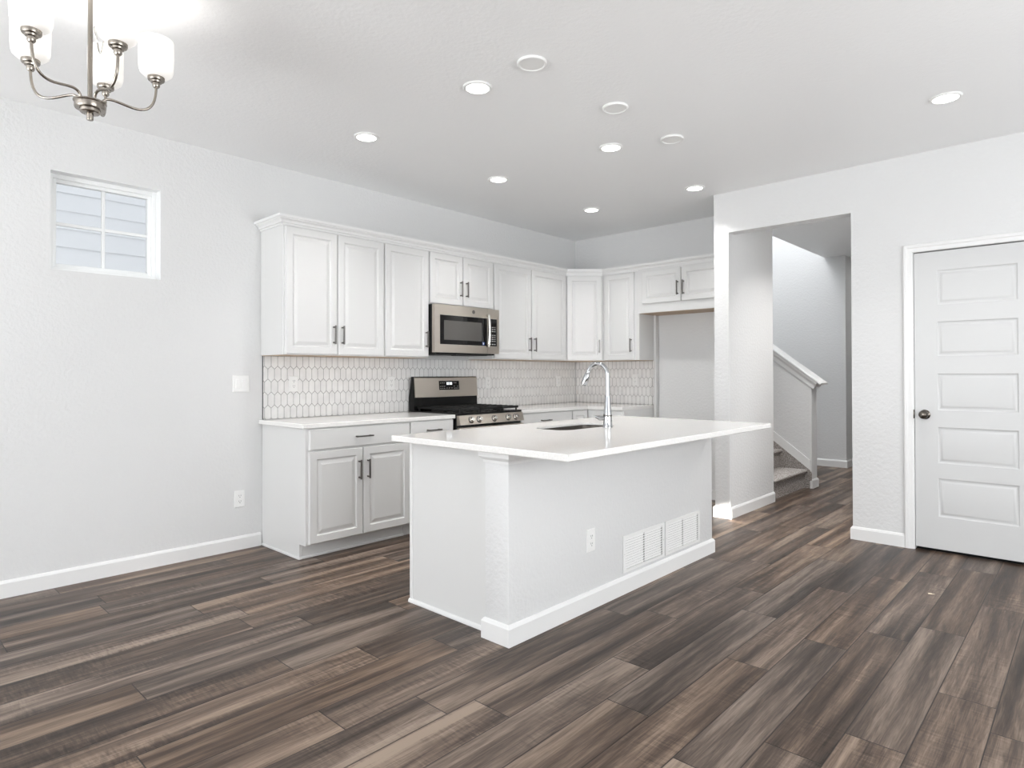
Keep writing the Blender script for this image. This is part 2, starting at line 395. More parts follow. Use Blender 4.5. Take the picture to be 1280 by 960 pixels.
box(bm, -0.122, -0.108, yc - 0.010, yc + 0.010, WZ0 + 0.04, WZ1 - 0.04, 0.003); box(bm, -0.1215, -0.1085, WY0 + 0.04, WY1 - 0.04, zc - 0.010, zc + 0.010, 0.003); obj('muntin', bm, 'vinyl', wr)
bm = BM(); box(bm, -0.117, -0.113, WY0 + 0.03, WY1 - 0.03, WZ0 + 0.03, WZ1 - 0.03); obj('pane', bm, 'glass', wr)
bm = BM(); d_ = 0.0025
box(bm, -0.076, -0.0005, WY0, WY0 + d_, WZ0, WZ1); box(bm, -0.076, -0.0005, WY1 - d_, WY1, WZ0, WZ1); box(bm, -0.076, -0.0005, WY0, WY1, WZ0, WZ0 + d_); box(bm, -0.076, -0.0005, WY0, WY1, WZ1 - d_, WZ1); obj('reveal_lining', bm, 'vinyl', wr)
# unseen block added east of the house to keep low sun off the side opening
bm = BM(); box(bm, 9.0, 9.4, -16, -2.6, -0.3, 6.5); struct('wall_sun_block', bm, 'siding')
bm = BM(); box(bm, -0.15, -0.10, REAR - 0.15, 6.0, H + 0.121, 6.8); struct('wall_sun_shield', bm, 'siding')  # unseen sheet added above the left wall to shade the lap siding from sun
# the neighbour's lap siding outside
bm = BM()
for k in range(26):
    z = -0.2 + k*0.178
    prism(bm, [(-3.0, z), (-2.991, z), (-2.999, z + 0.186), (-3.01, z + 0.186)], 'y', -9.5, -0.5)
nb = obj('neighbor_house', bm, 'siding', at=(-3.0, -5, 0), smooth=False); tag(nb, 'pale grey lap siding of the house next door seen through the small window', 'house')
bm = BM(); box(bm, -14, -0.15, -14, 4, -0.3, -0.2); g = struct('ground', bm, 'ground')
bm = BM(); box(bm, -0.15, 16, -18, REAR - 0.15, -0.3, -0.2); box(bm, EAST + 0.15, 16, REAR - 0.15, 6, -0.3, -0.2); g = struct('ground_rear', bm, 'ground')

# ------------------------------------------------------------------ cabinets
DOOR = [(0, 0), (0, 0.016), (0.0035, 0.0195), (0.050, 0.0195), (0.053, 0.0155), (0.058, 0.0115), (0.066, 0.0115), (0.088, 0.0185)]
SLAB = [(0, 0), (0, 0.0155), (0.005, 0.0195)]
FX, FB = 0.33, -0.33          # carcass faces of the wall cabinets
def pull(name, parent, c, N, along, L=0.135, lab=None):
    """square bar pull on two posts"""
    c, N, A = Vector(c), Vector(N), Vector(along); bm = BM()
    B = N.cross(A)
    def bar(c0, ax, hl, n1, h1, n2, h2):
        rings = [[c0 + ax*s*hl + n1*a*h1 + n2*b*h2 for a, b in ((-1, -1), (1, -1), (1, 1), (-1, 1))] for s in (-1, 1)]
        loft(bm, rings)
    bar(c + N*0.030, A, L/2, N, 0.004, B, 0.005)
    for s in (-1, 1): bar(c + A*s*(L/2 - 0.012) + N*0.0145, N, 0.0145, A, 0.005, B, 0.005)
    return obj('handle', bm, 'pull', parent, smooth=False)
def front(parent, O, U, N, w, h, kind='door', handle=None):
    """handle: (u, v, 'v'|'h')"""
    bm = BM(); panel_loops(bm, O, U, N, w, h, DOOR if kind == 'door' else SLAB)
    d = obj(kind, bm, 'cab', parent, smooth=False)
    if handle:
        u, v, o = handle
        c = Vector(O) + Vector(U)*u + Vector((0, 0, v)) + Vector(N)*0.0195
        pull('handle', d, c, N, (0, 0, 1) if o == 'v' else U)
    return d
UB, UT, UD0, UD1 = 1.355, 2.262, 1.3625, 2.236
E = 0.004
def wall_cab(name, label, box_, bottom):
    x0, x1, y0, y1 = box_
    t = thing(name, label, 'cabinet', (x0, y0, bottom), 'white wall cabinets')
    bm = BM(); box(bm, x0, x1, y0, y1, bottom + 0.0005, UT, 0.0015, 1); obj('carcass', bm, 'cab', t, smooth=False)
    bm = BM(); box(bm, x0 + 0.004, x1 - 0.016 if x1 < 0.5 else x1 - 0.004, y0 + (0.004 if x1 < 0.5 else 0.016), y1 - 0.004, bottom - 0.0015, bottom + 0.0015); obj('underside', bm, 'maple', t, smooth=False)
    return t
UY = (0, 1, 0); NX = (1, 0, 0); UX = (1, 0, 0); NY = (0, -1, 0)
hh = 0.142  # handle centre above the door's bottom edge
# double-door cabinet at the end of the run
t = wall_cab('wall_cabinet', 'white double-door wall cabinet at the left end of the upper run', (0.002, FX, -3.715, -2.892), UB)
front(t, (FX, -3.715 + 0.012, UD0), UY, NX, 0.396, UD1 - UD0, 'door', (0.396 - 0.032, hh, 'v'))
front(t, (FX, -3.715 + 0.414, UD0), UY, NX, 0.400, UD1 - UD0, 'door', (0.032, hh, 'v'))
t = wall_cab('wall_cabinet', 'white single-door wall cabinet just left of the microwave', (0.002, FX, -2.892, -2.448), UB)
front(t, (FX, -2.892 + 0.007, UD0), UY, NX, 0.430, UD1 - UD0, 'door', (0.430 - 0.030, hh, 'v'))
t = wall_cab('wall_cabinet', 'short white two-door wall cabinet directly above the microwave', (0.002, FX, -2.448, -1.688), 1.802)
front(t, (FX, -2.448 + 0.010, 1.812), UY, NX, 0.366, UD1 - 1.812, 'door', (0.366 - 0.030, 0.142, 'v'))
front(t, (FX, -2.448 + 0.384, 1.812), UY, NX, 0.366, UD1 - 1.812, 'door', (0.030, 0.142, 'v'))
t = wall_cab('wall_cabinet', 'white double-door wall cabinet just right of the microwave', (0.002, FX, -1.688, -0.61), UB)
front(t, (FX, -1.688 + 0.010, UD0), UY, NX, 0.508, UD1 - UD0, 'door', (0.508 - 0.032, hh, 'v'))
front(t, (FX, -1.688 + 0.528, UD0), UY, NX, 0.535, UD1 - UD0, 'door', (0.032, hh, 'v'))
# diagonal corner cabinet
t = thing('corner_wall_cabinet', 'white single-door wall cabinet set diagonally across the room corner', 'cabinet', (0.002, -0.61, UB), 'white wall cabinets')
pts = [(0.002, -0.002), (0.002, -0.61), (FX, -0.61), (0.61, FB), (0.61, -0.002)]
bm = BM(); prism(bm, pts, 'z', UB + 0.0005, UT); obj('carcass', bm, 'cab', t, smooth=False)
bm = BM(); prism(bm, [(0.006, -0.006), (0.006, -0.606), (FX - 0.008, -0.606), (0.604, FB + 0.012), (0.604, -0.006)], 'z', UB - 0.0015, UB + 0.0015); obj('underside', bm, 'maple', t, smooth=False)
dU = Vector((0.28, 0.28, 0)).normalized(); dN = Vector((0.28, -0.28, 0)).normalized()
front(t, Vector((FX, -0.61, UD0)) + dU*0.016, dU, dN, 0.396 - 0.032, UD1 - UD0, 'door', (0.396 - 0.032 - 0.03, hh, 'v'))
t = wall_cab('wall_cabinet', 'white single-door wall cabinet between the corner cabinet and the refrigerator space', (0.61, 1.045, FB, -0.002), UB)
front(t, (0.61 + 0.030, FB, UD0), UX, NY, 0.352, UD1 - UD0, 'door', (0.352 - 0.026, hh, 'v'))
t = wall_cab('wall_cabinet', 'short white two-door wall cabinet above the empty refrigerator space', (1.045, 1.995, FB - 0.012, -0.002), 1.818)
front(t, (1.045 + 0.050, FB - 0.012, 1.908), UX, NY, 0.418, 2.228 - 1.908, 'door', (0.418 - 0.026, 0.125, 'v'))
front(t, (1.045 + 0.476, FB - 0.012, 1.908), UX, NY, 0.418, 2.228 - 1.908, 'door', (0.026, 0.125, 'v'))
# crown moulding, one mitred run over every cabinet
bm = BM()
prof = [(0.001, 2.244), (0.007, 2.244), (0.008, 2.256), (0.019, 2.257), (0.021, 2.268), (0.028, 2.276), (0.038, 2.281), (0.039, 2.288), (0.050, 2.289), (0.051, 2.306), (0.001, 2.306), (-0.02, 2.306), (-0.02, 2.262), (0.001, 2.262)]
path = [(0.002, -3.715), (FX, -3.715), (FX, -0.61), (0.61, FB), (1.045, FB), (1.995, FB - 0.012)]
def seg_n(a, b):
    d = Vector((b[0]-a[0], b[1]-a[1])).normalized(); return Vector((d.y, -d.x))
rings = []
for i, p in enumerate(path):
    n1 = seg_n(path[max(i-1, 0)], path[max(i, 1)]); n2 = seg_n(path[min(i, len(path)-2)], path[min(i+1, len(path)-1)])
    mn = (n1 + n2).normalized(); k = 1/max(0.3, mn.dot(n1))
    rings.append([Vector((p[0] + mn.x*k*d, p[1] + mn.y*k*d, z)) for d, z in prof])
loft(bm, rings)
tag(obj('crown_moulding', bm, 'trim', at=(FX, -3.715, 2.25), smooth=False), 'white stepped crown moulding running along the tops of all the wall cabinets', 'moulding')

# base cabinets
CT, CB = 0.896, 0.866
BX, BY = 0.61, -0.61
def base_carcass(t, x0, x1, y0, y1, toe):
    bm = BM()
    if toe == 'x':
        box(bm, x0, x1, y0, y1, 0.10, CB - 0.001, 0.0015, 1); box(bm, x0, x1 - 0.075, y0 + 0.001, y1 - 0.001, 0, 0.101)
    else:
        box(bm, x0, x1, y0, y1, 0.10, CB - 0.001, 0.0015, 1); box(bm, x0 + 0.001, x1 - 0.001, y0 + 0.075, y1, 0, 0.101)
    return obj('carcass', bm, 'cab', t, smooth=False)
DH0, DH1, DD0, DD1 = 0.722, 0.858, 0.108, 0.710
t = thing('base_cabinet', 'white base cabinet with wide drawer over two doors, at the left end of the counter', 'cabinet', (0.002, -3.703, 0), 'white base cabinets')
base_carcass(t, 0.002, BX, -3.686, -2.862, 'x')
bm = BM(); prism(bm, [(0.002, 0), (BX - 0.077, 0), (BX - 0.077, 0.10), (BX, 0.10), (BX, CB - 0.001), (0.002, CB - 0.001)], 'y', -3.703, -3.686); obj('end_panel', bm, 'cab', t, smooth=False)
bm = BM(); box(bm, 0.016, BX - 0.075, -3.716, -3.7035, 0, 0.018, 0.005); box(bm, BX - 0.075, BX - 0.062, -3.716, -2.862, 0, 0.018, 0.005); obj('shoe_moulding', bm, 'trim', t, smooth=False)
front(t, (BX, -3.686 + 0.004, DH0), UY, NX, 0.814, DH1 - DH0, 'drawer', (0.407, 0.068, 'h'))
front(t, (BX, -3.686 + 0.004, DD0), UY, NX, 0.405, DD1 - DD0, 'door', (0.405 - 0.033, DD1 - DD0 - 0.15, 'v'))
front(t, (BX, -3.686 + 0.415, DD0), UY, NX, 0.405, DD1 - DD0, 'door', (0.033, DD1 - DD0 - 0.15, 'v'))
t = thing('base_cabinet', 'white base cabinet with one drawer, just left of the gas range', 'cabinet', (0.002, -2.862, 0), 'white base cabinets')
base_carcass(t, 0.002, BX, -2.862, -2.428, 'x')
front(t, (BX, -2.862 + 0.008, DH0), UY, NX, 0.420, DH1 - DH0, 'drawer', (0.21, 0.068, 'h'))
front(t, (BX, -2.862 + 0.008, DD0), UY, NX, 0.420, DD1 - DD0, 'door', (0.033, DD1 - DD0 - 0.15, 'v'))
t = thing('base_cabinet', 'white base cabinet with a wide drawer, just right of the gas range', 'cabinet', (0.002, -1.636, 0), 'white base cabinets')
base_carcass(t, 0.002, BX, -1.636, -0.882, 'x')
front(t, (BX, -1.636 + 0.008, DH0), UY, NX, 0.738, DH1 - DH0, 'drawer', (0.33, 0.068, 'h'))
front(t, (BX, -1.636 + 0.008, DD0), UY, NX, 0.365, DD1 - DD0, 'door', (0.365 - 0.033, DD1 - DD0 - 0.15, 'v'))
front(t, (BX, -1.636 + 0.381, DD0), UY, NX, 0.365, DD1 - DD0, 'door', (0.033, DD1 - DD0 - 0.15, 'v'))
t = thing('corner_base_cabinet', 'white corner base cabinet where the two counter runs meet', 'cabinet', (0.002, -0.882, 0), 'white base cabinets')
bm = BM()
ptsC = [(0.002, -0.002), (0.002, -0.882), (BX, -0.882), (BX, BY), (0.86, BY), (0.86, -0.002)]
ptsT = [(0.002, -0.002), (0.002, -0.88), (BX - 0.075, -0.88), (BX - 0.075, BY + 0.075), (0.858, BY + 0.075), (0.858, -0.002)]
prism(bm, ptsC, 'z', 0.10, CB - 0.001); prism(bm, ptsT, 'z', 0, 0.101); obj('carcass', bm, 'cab', t, smooth=False)
front(t, (BX, -0.874, DD0), UY, NX, 0.24, DH1 - DD0, 'door', None)
front(t, (BX + 0.024, BY, DD0), UX, NY, 0.218, DH1 - DD0, 'door', None)
t = thing('base_cabinet', 'narrow white base cabinet at the right end of the back counter, beside the refrigerator space', 'cabinet', (0.86, -0.61, 0), 'white base cabinets')
base_carcass(t, 0.86, 1.040, BY, -0.002, 'y')
front(t, (0.868, BY, DD0), UX, NY, 0.164, DH1 - DD0, 'door', None)
# filler post beside the refrigerator space
bm = BM(); box(bm, 1.047, 1.075, -0.062, -0.002, 0, 1.817, 0.002); tag(obj('filler_strip', bm, 'cab', at=(1.06, -0.03, 0), smooth=False), 'tall narrow white filler strip against the wall at the edge of the refrigerator space', 'filler strip')

# countertops
bm = BM(); box(bm, 0.002, 0.635, -3.732, -2.416, CB, CT, 0.004); tag(obj('countertop', bm, 'quartz', at=(0.3, -3.0, CB), smooth=False), 'white quartz countertop left of the gas range, with free end near the light switch', 'countertop')
bm = BM(); prism(bm, [(0.002, -0.002), (0.002, -1.646), (0.635, -1.646), (0.635, -0.635), (1.043, -0.635), (1.043, -0.002)], 'z', CB, CT)
es = [e for e in bm.edges]; bmesh.ops.bevel(bm, geom=es, offset=0.004, segments=2, affect='EDGES')
tag(obj('countertop', bm, 'quartz', at=(0.3, -0.6, CB), smooth=False), 'white quartz L-shaped countertop right of the gas range, turning the room corner', 'countertop')

# picket tile backsplash
def clip(poly, axis, v, keep_greater):
    out = []
    for i in range(len(poly)):
        a, b = poly[i], poly[(i + 1) % len(poly)]
        ia = (a[axis] >= v) == keep_greater; ib = (b[axis] >= v) == keep_greater
        if ia: out.append(a)
        if ia != ib:
            t_ = (v - a[axis]) / (b[axis] - a[axis]); out.append((a[0] + (b[0]-a[0])*t_, a[1] + (b[1]-a[1])*t_))
    return out
def picket(u0, u1, z0, z1, fmap, phase, holes=()):
    bm = BM(); w, pitch, amp, gap = 0.0495, 0.094, 0.023, 0.0034
    loft(bm, [[fmap(u, z, d) for u, z in ((u0, z0), (u1, z0), (u1, z1), (u0, z1))] for d in (0.0008, 0.0058)], mi=1)
    h1, h2 = (pitch - amp)/2, (pitch + amp)/2
    zr = 1.2696 + pitch/2
    for k in range(-6, 4):
        zc_ = zr + k*pitch
        if zc_ - h2 > z1 or zc_ + h2 < z0: continue
        ph = phase + (0 if k % 2 == 0 else w/2)
        j0 = int((u0 - ph)/w) - 2
        for j in range(j0, j0 + int((u1-u0)/w) + 5):
            uc = ph + (j + 0.5)*w; a, b1, b2 = w/2 - gap/2, h1 - gap*0.2, h2 - gap*0.72
            poly = [(uc - a, zc_ - b1), (uc, zc_ - b2), (uc + a, zc_ - b1), (uc + a, zc_ + b1), (uc, zc_ + b2), (uc - a, zc_ + b1)]
            for ax, v, g_ in ((0, u0 + 0.001, True), (0, u1 - 0.001, False), (1, z0 + 0.001, True), (1, z1 - 0.001, False)):
                poly = clip(poly, ax, v, g_)
                if len(poly) < 3: break
            if len(poly) < 3: continue
            cx = sum(p[0] for p in poly)/len(poly); cz = sum(p[1] for p in poly)/len(poly)
            hw = max(abs(p[0]-cx) for p in poly)
            if hw < 0.003: continue
            s = 1 - 0.0016/max(hw, 0.004)
            inner = [(cx + (p[0]-cx)*s, cz + (p[1]-cz)*s) for p in poly]
            loft(bm, [[fmap(u, z, 0.0052) for u, z in poly], [fmap(u, z, 0.0066) for u, z in poly], [fmap(u, z, 0.0076) for u, z in inner]], cap0=False)
    return bm
t = thing('tile_backsplash', 'white picket tile backsplash with grey grout on the range wall', 'backsplash', (0, -3.70, CT))
bm = picket(-3.700, -0.0085, CT + 0.0005, UB - 0.002, lambda u, z, d: (d, u, z), -3.6395)
obj('tile_field', bm, ['tile', 'grout'], t, smooth=False)
bm = BM(); box(bm, 0.0005, 0.0085, -3.7035, -3.7005, CT + 0.0005, UB - 0.002); obj('edge_trim', bm, 'edge', t, smooth=False)
t = thing('tile_backsplash', 'white picket tile backsplash on the back wall, right of the room corner', 'backsplash', (0.01, 0, CT))
bm = picket(0.0085, 1.036, CT + 0.0005, UB - 0.002, lambda u, z, d: (u, -d, z), 0.01)
obj('tile_field', bm, ['tile', 'grout'], t, smooth=False)
bm = BM(); box(bm, 1.0365, 1.0395, -0.0085, -0.0005, CT + 0.0005, UB - 0.002); obj('edge_trim', bm, 'edge', t, smooth=False)

# ------------------------------------------------------------------ gas range
RY0, RY1 = -2.412, -1.650
t = thing('gas_range', 'stainless steel and black freestanding gas range between the countertops', 'range', (0.02, (RY0+RY1)/2, 0))
bm = BM(); box(bm, 0.02, 0.640, RY0, RY1, 0.03, 0.885, 0.004)
for x in (0.08, 0.58):
    for y in (RY0 + 0.06, RY1 - 0.06): lathe(bm, [(0.018, 0), (0.018, 0.032)], (x, y, 0), 12)
obj('body', bm, 'black', t)
bm = BM(); box(bm, 0.020, 0.655, RY0, RY1, 0.8855, 0.905, 0.006); obj('cooktop', bm, 'black', t)
bm = BM(); prism(bm, [(0.640, 0.806), (0.688, 0.812), (0.664, 0.886), (0.640, 0.888)], 'y', RY0 + 0.004, RY1 - 0.004); cp = obj('control_panel', bm, 'steel', t, smooth=False)
nk = Vector((0.074, 0, 0.024)).normalized()
for y in (-2.285, -2.195, -2.020, -1.850, -1.755):
    bm = BM(); lathe(bm, [(0.024, 0), (0.024, 0.005), (0.020, 0.008), (0.0185, 0.026), (0.016, 0.030), (0.001, 0.030)], Vector((0.6765, y, 0.847)), 20, nk)
    k = obj('knob', bm, 'steel2', cp)
    bm = BM(); lathe(bm, [(0.027, -0.001), (0.027, 0.003), (0.0245, 0.0035), (0.001, 0.0035)], Vector((0.6765, y, 0.847)), 20, nk); obj('bezel', bm, 'black', k)
bm = BM(); box(bm, 0.640, 0.680, RY0 + 0.004, RY1 - 0.004, 0.215, 0.790, 0.006); od = obj('oven_door', bm, 'steel', t)
bm = BM(); box(bm, 0.678, 0.683, RY0 + 0.10, RY1 - 0.10, 0.34, 0.64, 0.002); obj('door_window', bm, 'blackglass', od)
bm = BM(); tube(bm, [(0.722, RY0 + 0.05, 0.735), (0.722, RY1 - 0.05, 0.735)], 0.011, 14)
for y in (RY0 + 0.08, RY1 - 0.08): tube(bm, [(0.678, y, 0.735), (0.722, y, 0.735)], 0.009, 10)
obj('handle', bm, 'steel2', od)
bm = BM(); box(bm, 0.640, 0.678, RY0 + 0.004, RY1 - 0.004, 0.045, 0.205, 0.006); obj('warming_drawer', bm, 'steel', t)
# grates and burners
gy = [RY0 + 0.03, RY0 + 0.264, RY1 - 0.264, RY1 - 0.03]
for k in range(3):
    y0, y1 = gy[k] + 0.003, gy[k+1] - 0.003; bm = BM(); x0, x1 = 0.105, 0.640
    for x in (x0, x1): box(bm, x - 0.006, x + 0.006, y0, y1, 0.922, 0.942, 0.002, 1)
    for y in (y0, y1): box(bm, x0, x1, y - 0.006 if y == y1 else y, y if y == y1 else y + 0.006, 0.922, 0.940, 0.002, 1)
    yc_ = (y0+y1)/2
    box(bm, x0, x1, yc_ - 0.005, yc_ + 0.005, 0.926, 0.944, 0.002, 1)
    for q in range(1, 8):
        x = x0 + (x1-x0)*q/8; box(bm, x - 0.004, x + 0.004, y0, y1, 0.928, 0.943, 0.0015, 1)
    for x in (x0 + 0.012, x1 - 0.012):
        for y in (y0 + 0.012, y1 - 0.012): lathe(bm, [(0.008, 0.905), (0.007, 0.925)], (x, y, 0), 8)
    obj('grate', bm, 'iron', t, smooth=False)
for x, y in ((0.24, -2.27), (0.50, -2.27), (0.37, -2.031), (0.24, -1.79), (0.50, -1.79)):
    bm = BM(); lathe(bm, [(0.052, 0.9045), (0.050, 0.912), (0.036, 0.914), (0.036, 0.920), (0.030, 0.923), (0.001, 0.923)], (x, y, 0), 22); obj('burner', bm, 'iron', t)
# backguard
bm = BM(); prism(bm, [(0.020, 0.9), (0.095, 0.9), (0.088, 1.02), (0.074, 1.196), (0.052, 1.198), (0.036, 1.10), (0.020, 1.02)], 'y', RY0 + 0.006, RY1 - 0.006); obj('back_riser', bm, 'black', t, smooth=False)
bm = BM()
rings = []
for i in range(13):
    s = i/12; y = RY0 + 0.014 + (RY1 - RY0 - 0.020)*s
    bow = 0.006*(1 - (2*s - 1)**2)
    rings.append([(0.086, y, 1.016 - bow*0.25), (0.098 + bow, y, 1.018 - bow*0.25), (0.098 + bow, y, 1.028), (0.084 + bow*0.8, y, 1.186), (0.076 + bow*0.6, y, 1.194), (0.060, y, 1.194)])
loft(bm, rings); bgp = obj('backguard', bm, 'steel', t)
def on_guard(y, z, d=0.0):
    s = (y - RY0 - 0.014)/(RY1 - RY0 - 0.020); bow = 0.006*(1 - (2*s - 1)**2)
    k = (z - 1.028)/(1.186 - 1.028); return Vector((0.098 + bow + (0.084 - 0.098 - bow*0.2)*k + d, y, z))
def guard_patch(bm, y0, y1, z0, z1, d0, d1):
    loft(bm, [[on_guard(y, z, d) for y, z in ((y0, z0), (y1, z0), (y1, z1), (y0, z1))] for d in (d0, d1)])
bm = BM(); guard_patch(bm, -2.128, -1.890, 1.078, 1.158, -0.004, 0.0025); dsp = obj('display', bm, 'blackglass', bgp, smooth=False)
bm = BM()
for y in (-2.034, -2.018, -1.998, -1.982): guard_patch(bm, y - 0.005, y + 0.005, 1.124, 1.146, 0.0024, 0.0030)
obj('clock_digits', bm, 'led', dsp, smooth=False)
bm = BM()
for y in (-2.112, -2.090, -2.068, -1.950, -1.930, -1.908):
    for z in (1.092, 1.110, 1.140):
        if random.random() < 0.8: guard_patch(bm, y - 0.0055, y + 0.0055, z - 0.0018, z + 0.0018, 0.0024, 0.0029)
for y in (-2.04, -2.01, -1.98): guard_patch(bm, y - 0.0055, y + 0.0055, 1.092, 1.0955, 0.0024, 0.0029)
obj('key_print', bm, 'mark', dsp, smooth=False)

# ------------------------------------------------------------------ microwave
MY0, MY1, MZ0, MZ1 = -2.4465, -1.6895, 1.400, 1.801
t = thing('microwave', 'stainless steel over-the-range microwave with dark window, above the gas range', 'microwave', (0.0, (MY0+MY1)/2, MZ0))
bm = BM(); box(bm, 0.010, 0.385, MY0 + 0.002, MY1 - 0.002, MZ0 + 0.004, MZ1 - 0.001, 0.003); obj('housing', bm, 'black', t)
def mw_front(y, xf=0.415):
    s = (y - MY0)/(MY1 - MY0); return xf + 0.014*(1 - (2*s - 1)**2)
def mw_patch(bm, y0, y1, z0, z1, d0, d1, n=6):
    rings = []
    for i in range(n + 1):
        y = y0 + (y1-y0)*i/n; a = mw_front(y)
        rings.append([(a + d0, y, z0), (a + d1, y, z0), (a + d1, y, z1), (a + d0, y, z1)])
    loft(bm, rings)
ysp = -1.846
bm = BM(); mw_patch(bm, MY0, ysp - 0.001, MZ0, MZ1 - 0.002, -0.034, 0.0, 10); dd = obj('door', bm, 'steel', t)
bm = BM(); mw_patch(bm, -2.392, ysp - 0.006, 1.468, 1.712, -0.004, 0.0015, 8); wn_ = obj('door_glass', bm, 'blackglass', dd)
bm = BM(); mw_patch(bm, -2.352, -1.922, 1.506, 1.668, 0.001, 0.0020, 8); obj('window_screen', bm, 'screen', wn_)
bm = BM(); mw_patch(bm, -1.915, -1.885, 1.474, 1.500, 0.001, 0.0021, 1); obj('sticker', bm, 'sticker', wn_, label='blue and white sticker')
bm = BM(); mw_patch(bm, -1.907, -1.895, 1.478, 1.496, 0.002, 0.0024, 1); obj('sticker_print', bm, 'plastic', wn_)
bm = BM(); lathe(bm, [(0.0165, 0), (0.0165, 0.0018), (0.0125, 0.0024), (0.0115, 0.0012), (0.001, 0.0012)], (mw_front(-2.02) - 0.0004, -2.02, 1.757), 24, (1, 0, 0)); obj('emblem', bm, 'pull', dd)
bm = BM(); tube(bm, [(mw_front(-1.86) + 0.004, -1.858, 1.462)] + [(mw_front(-1.86) + 0.030 + 0.010*math.sin(PI*i/8), -1.858, 1.462 + 0.275*i/8) for i in range(9)] + [(mw_front(-1.86) + 0.004, -1.858, 1.737)], 0.0115, 12); obj('handle', bm, 'steel2', dd)
bm = BM(); mw_patch(bm, ysp + 0.001, MY1, MZ0, MZ1 - 0.002, -0.034, 0.0, 6); cp = obj('control_panel', bm, 'steel', t)
bm = BM(); mw_patch(bm, ysp + 0.010, -1.722, 1.468, 1.712, -0.004, 0.0015, 4); kp = obj('keypad', bm, 'blackglass', cp)
bm = BM()
for z in (1.485, 1.512, 1.530, 1.548, 1.566, 1.600, 1.618, 1.636):
    for y in (-1.805, -1.778, -1.750): mw_patch(bm, y - 0.007, y + 0.007, z - 0.0035, z + 0.0035, 0.001, 0.0019, 1)
obj('key_print', bm, 'mark', kp, smooth=False)
bm = BM(); box(bm, 0.030, 0.385, MY0 + 0.03, MY1 - 0.03, MZ0 - 0.012, MZ0 + 0.006, 0.003); box(bm, 0.10, 0.34, MY0 + 0.08, MY0 + 0.30, MZ0 - 0.016, MZ0 - 0.01); box(bm, 0.10, 0.34, MY1 - 0.30, MY1 - 0.08, MZ0 - 0.016, MZ0 - 0.01); obj('grease_filter', bm, 'iron', t, smooth=False)

# ------------------------------------------------------------------ kitchen island
IX0, IX1, IY0, IY1 = 1.700, 2.455, -3.680, -1.705
PX0 = 2.305
t = thing('kitchen_island', 'white kitchen island with plain end panel and textured long side', 'island', (2.1, -2.7, 0))
SX0, SX1, SY0, SY1, SR = 1.915, 2.172, -2.97, -2.40, 0.09
bm = BM()   # open-topped cabinet body with room for the sink
box(bm, IX0, IX0 + 0.02, IY0 + 0.016, IY1, 0.10, CB - 0.001); box(bm, PX0 - 0.02, PX0, IY0 + 0.016, IY1, 0, CB - 0.001)
box(bm, IX0 + 0.02, PX0 - 0.02, IY1 - 0.018, IY1, 0, CB - 0.001); box(bm, IX0 + 0.06, PX0 - 0.02, IY0 + 0.016, IY1 - 0.018, 0.08, 0.10)
box(bm, IX0 + 0.07, IX0 + 0.085, IY0 + 0.016, IY1, 0, 0.10)
for y in (-3.15, -2.21): box(bm, IX0 + 0.02, PX0 - 0.02, y - 0.009, y + 0.009, 0.10, CB - 0.001)
obj('cabinet_body', bm, 'cab', t, smooth=False)
bm = BM(); box(bm, IX0 - 0.018, PX0, IY0, IY0 + 0.017, 0, CB - 0.001, 0.0015, 1); obj('end_panel', bm, 'cab', t, smooth=False)
bm = BM(); box(bm, IX0 - 0.019, IX0 + 0.004, IY0 - 0.004, IY0 - 0.0002, 0.012, CB - 0.001, 0.001); obj('corner_strip', bm, 'trim', t, smooth=False)
bm = BM(); prism(bm, [(IY0, 0), (IY0 - 0.013, 0), (IY0 - 0.013, 0.008), (IY0 - 0.010, 0.015), (IY0 - 0.004, 0.019), (IY0, 0.019)], 'x', IX0 - 0.022, PX0 - 0.014); obj('shoe_moulding', bm, 'trim', t, smooth=False)
bm = BM(); box(bm, PX0, IX1, -3.731, IY1, 0, CB - 0.001, 0.004); obj('half_wall', bm, 'wall', t)
bm = BM()
base_path(bm, [(PX0, IY0 - 0.0005), (PX0, -3.731), (IX1, -3.731), (IX1, IY1), (PX0, IY1)])
obj('baseboard', bm, 'trim', t, smooth=False)
bm = BM()   # little moulded cap under the counter, wrapping the half wall's end
prof = [(0, CB - 0.001), (0.022, CB - 0.001), (0.022, CB - 0.026), (0.016, CB - 0.034), (0.006, CB - 0.042), (0.005, CB - 0.054), (0, CB - 0.054)]
path = [Vector((PX0, IY0 - 0.0005, 0)), Vector((PX0, -3.731, 0)), Vector((IX1, -3.731, 0)), Vector((IX1, IY1, 0))]
outs = [Vector((-1, 0, 0)), Vector((-1, -1, 0)), Vector((1, -1, 0)), Vector((1, 0, 0))]
loft(bm, [[p + o*d + Vector((0, 0, z)) for d, z in prof] for p, o in zip(path, outs)])
obj('cap_moulding', bm, 'trim', t, smooth=False)
for k in range(4):
    y0 = IY0 + 0.02 + k*(IY1 - IY0 - 0.025)/4; w = (IY1 - IY0 - 0.025)/4 - 0.008
    front(t, (IX0 - 0.0005, y0 + w, DD0), (0, -1, 0), (-1, 0, 0), w, DH1 - DD0, 'door', (0.033 if k % 2 else w - 0.033, 0.58, 'v'))
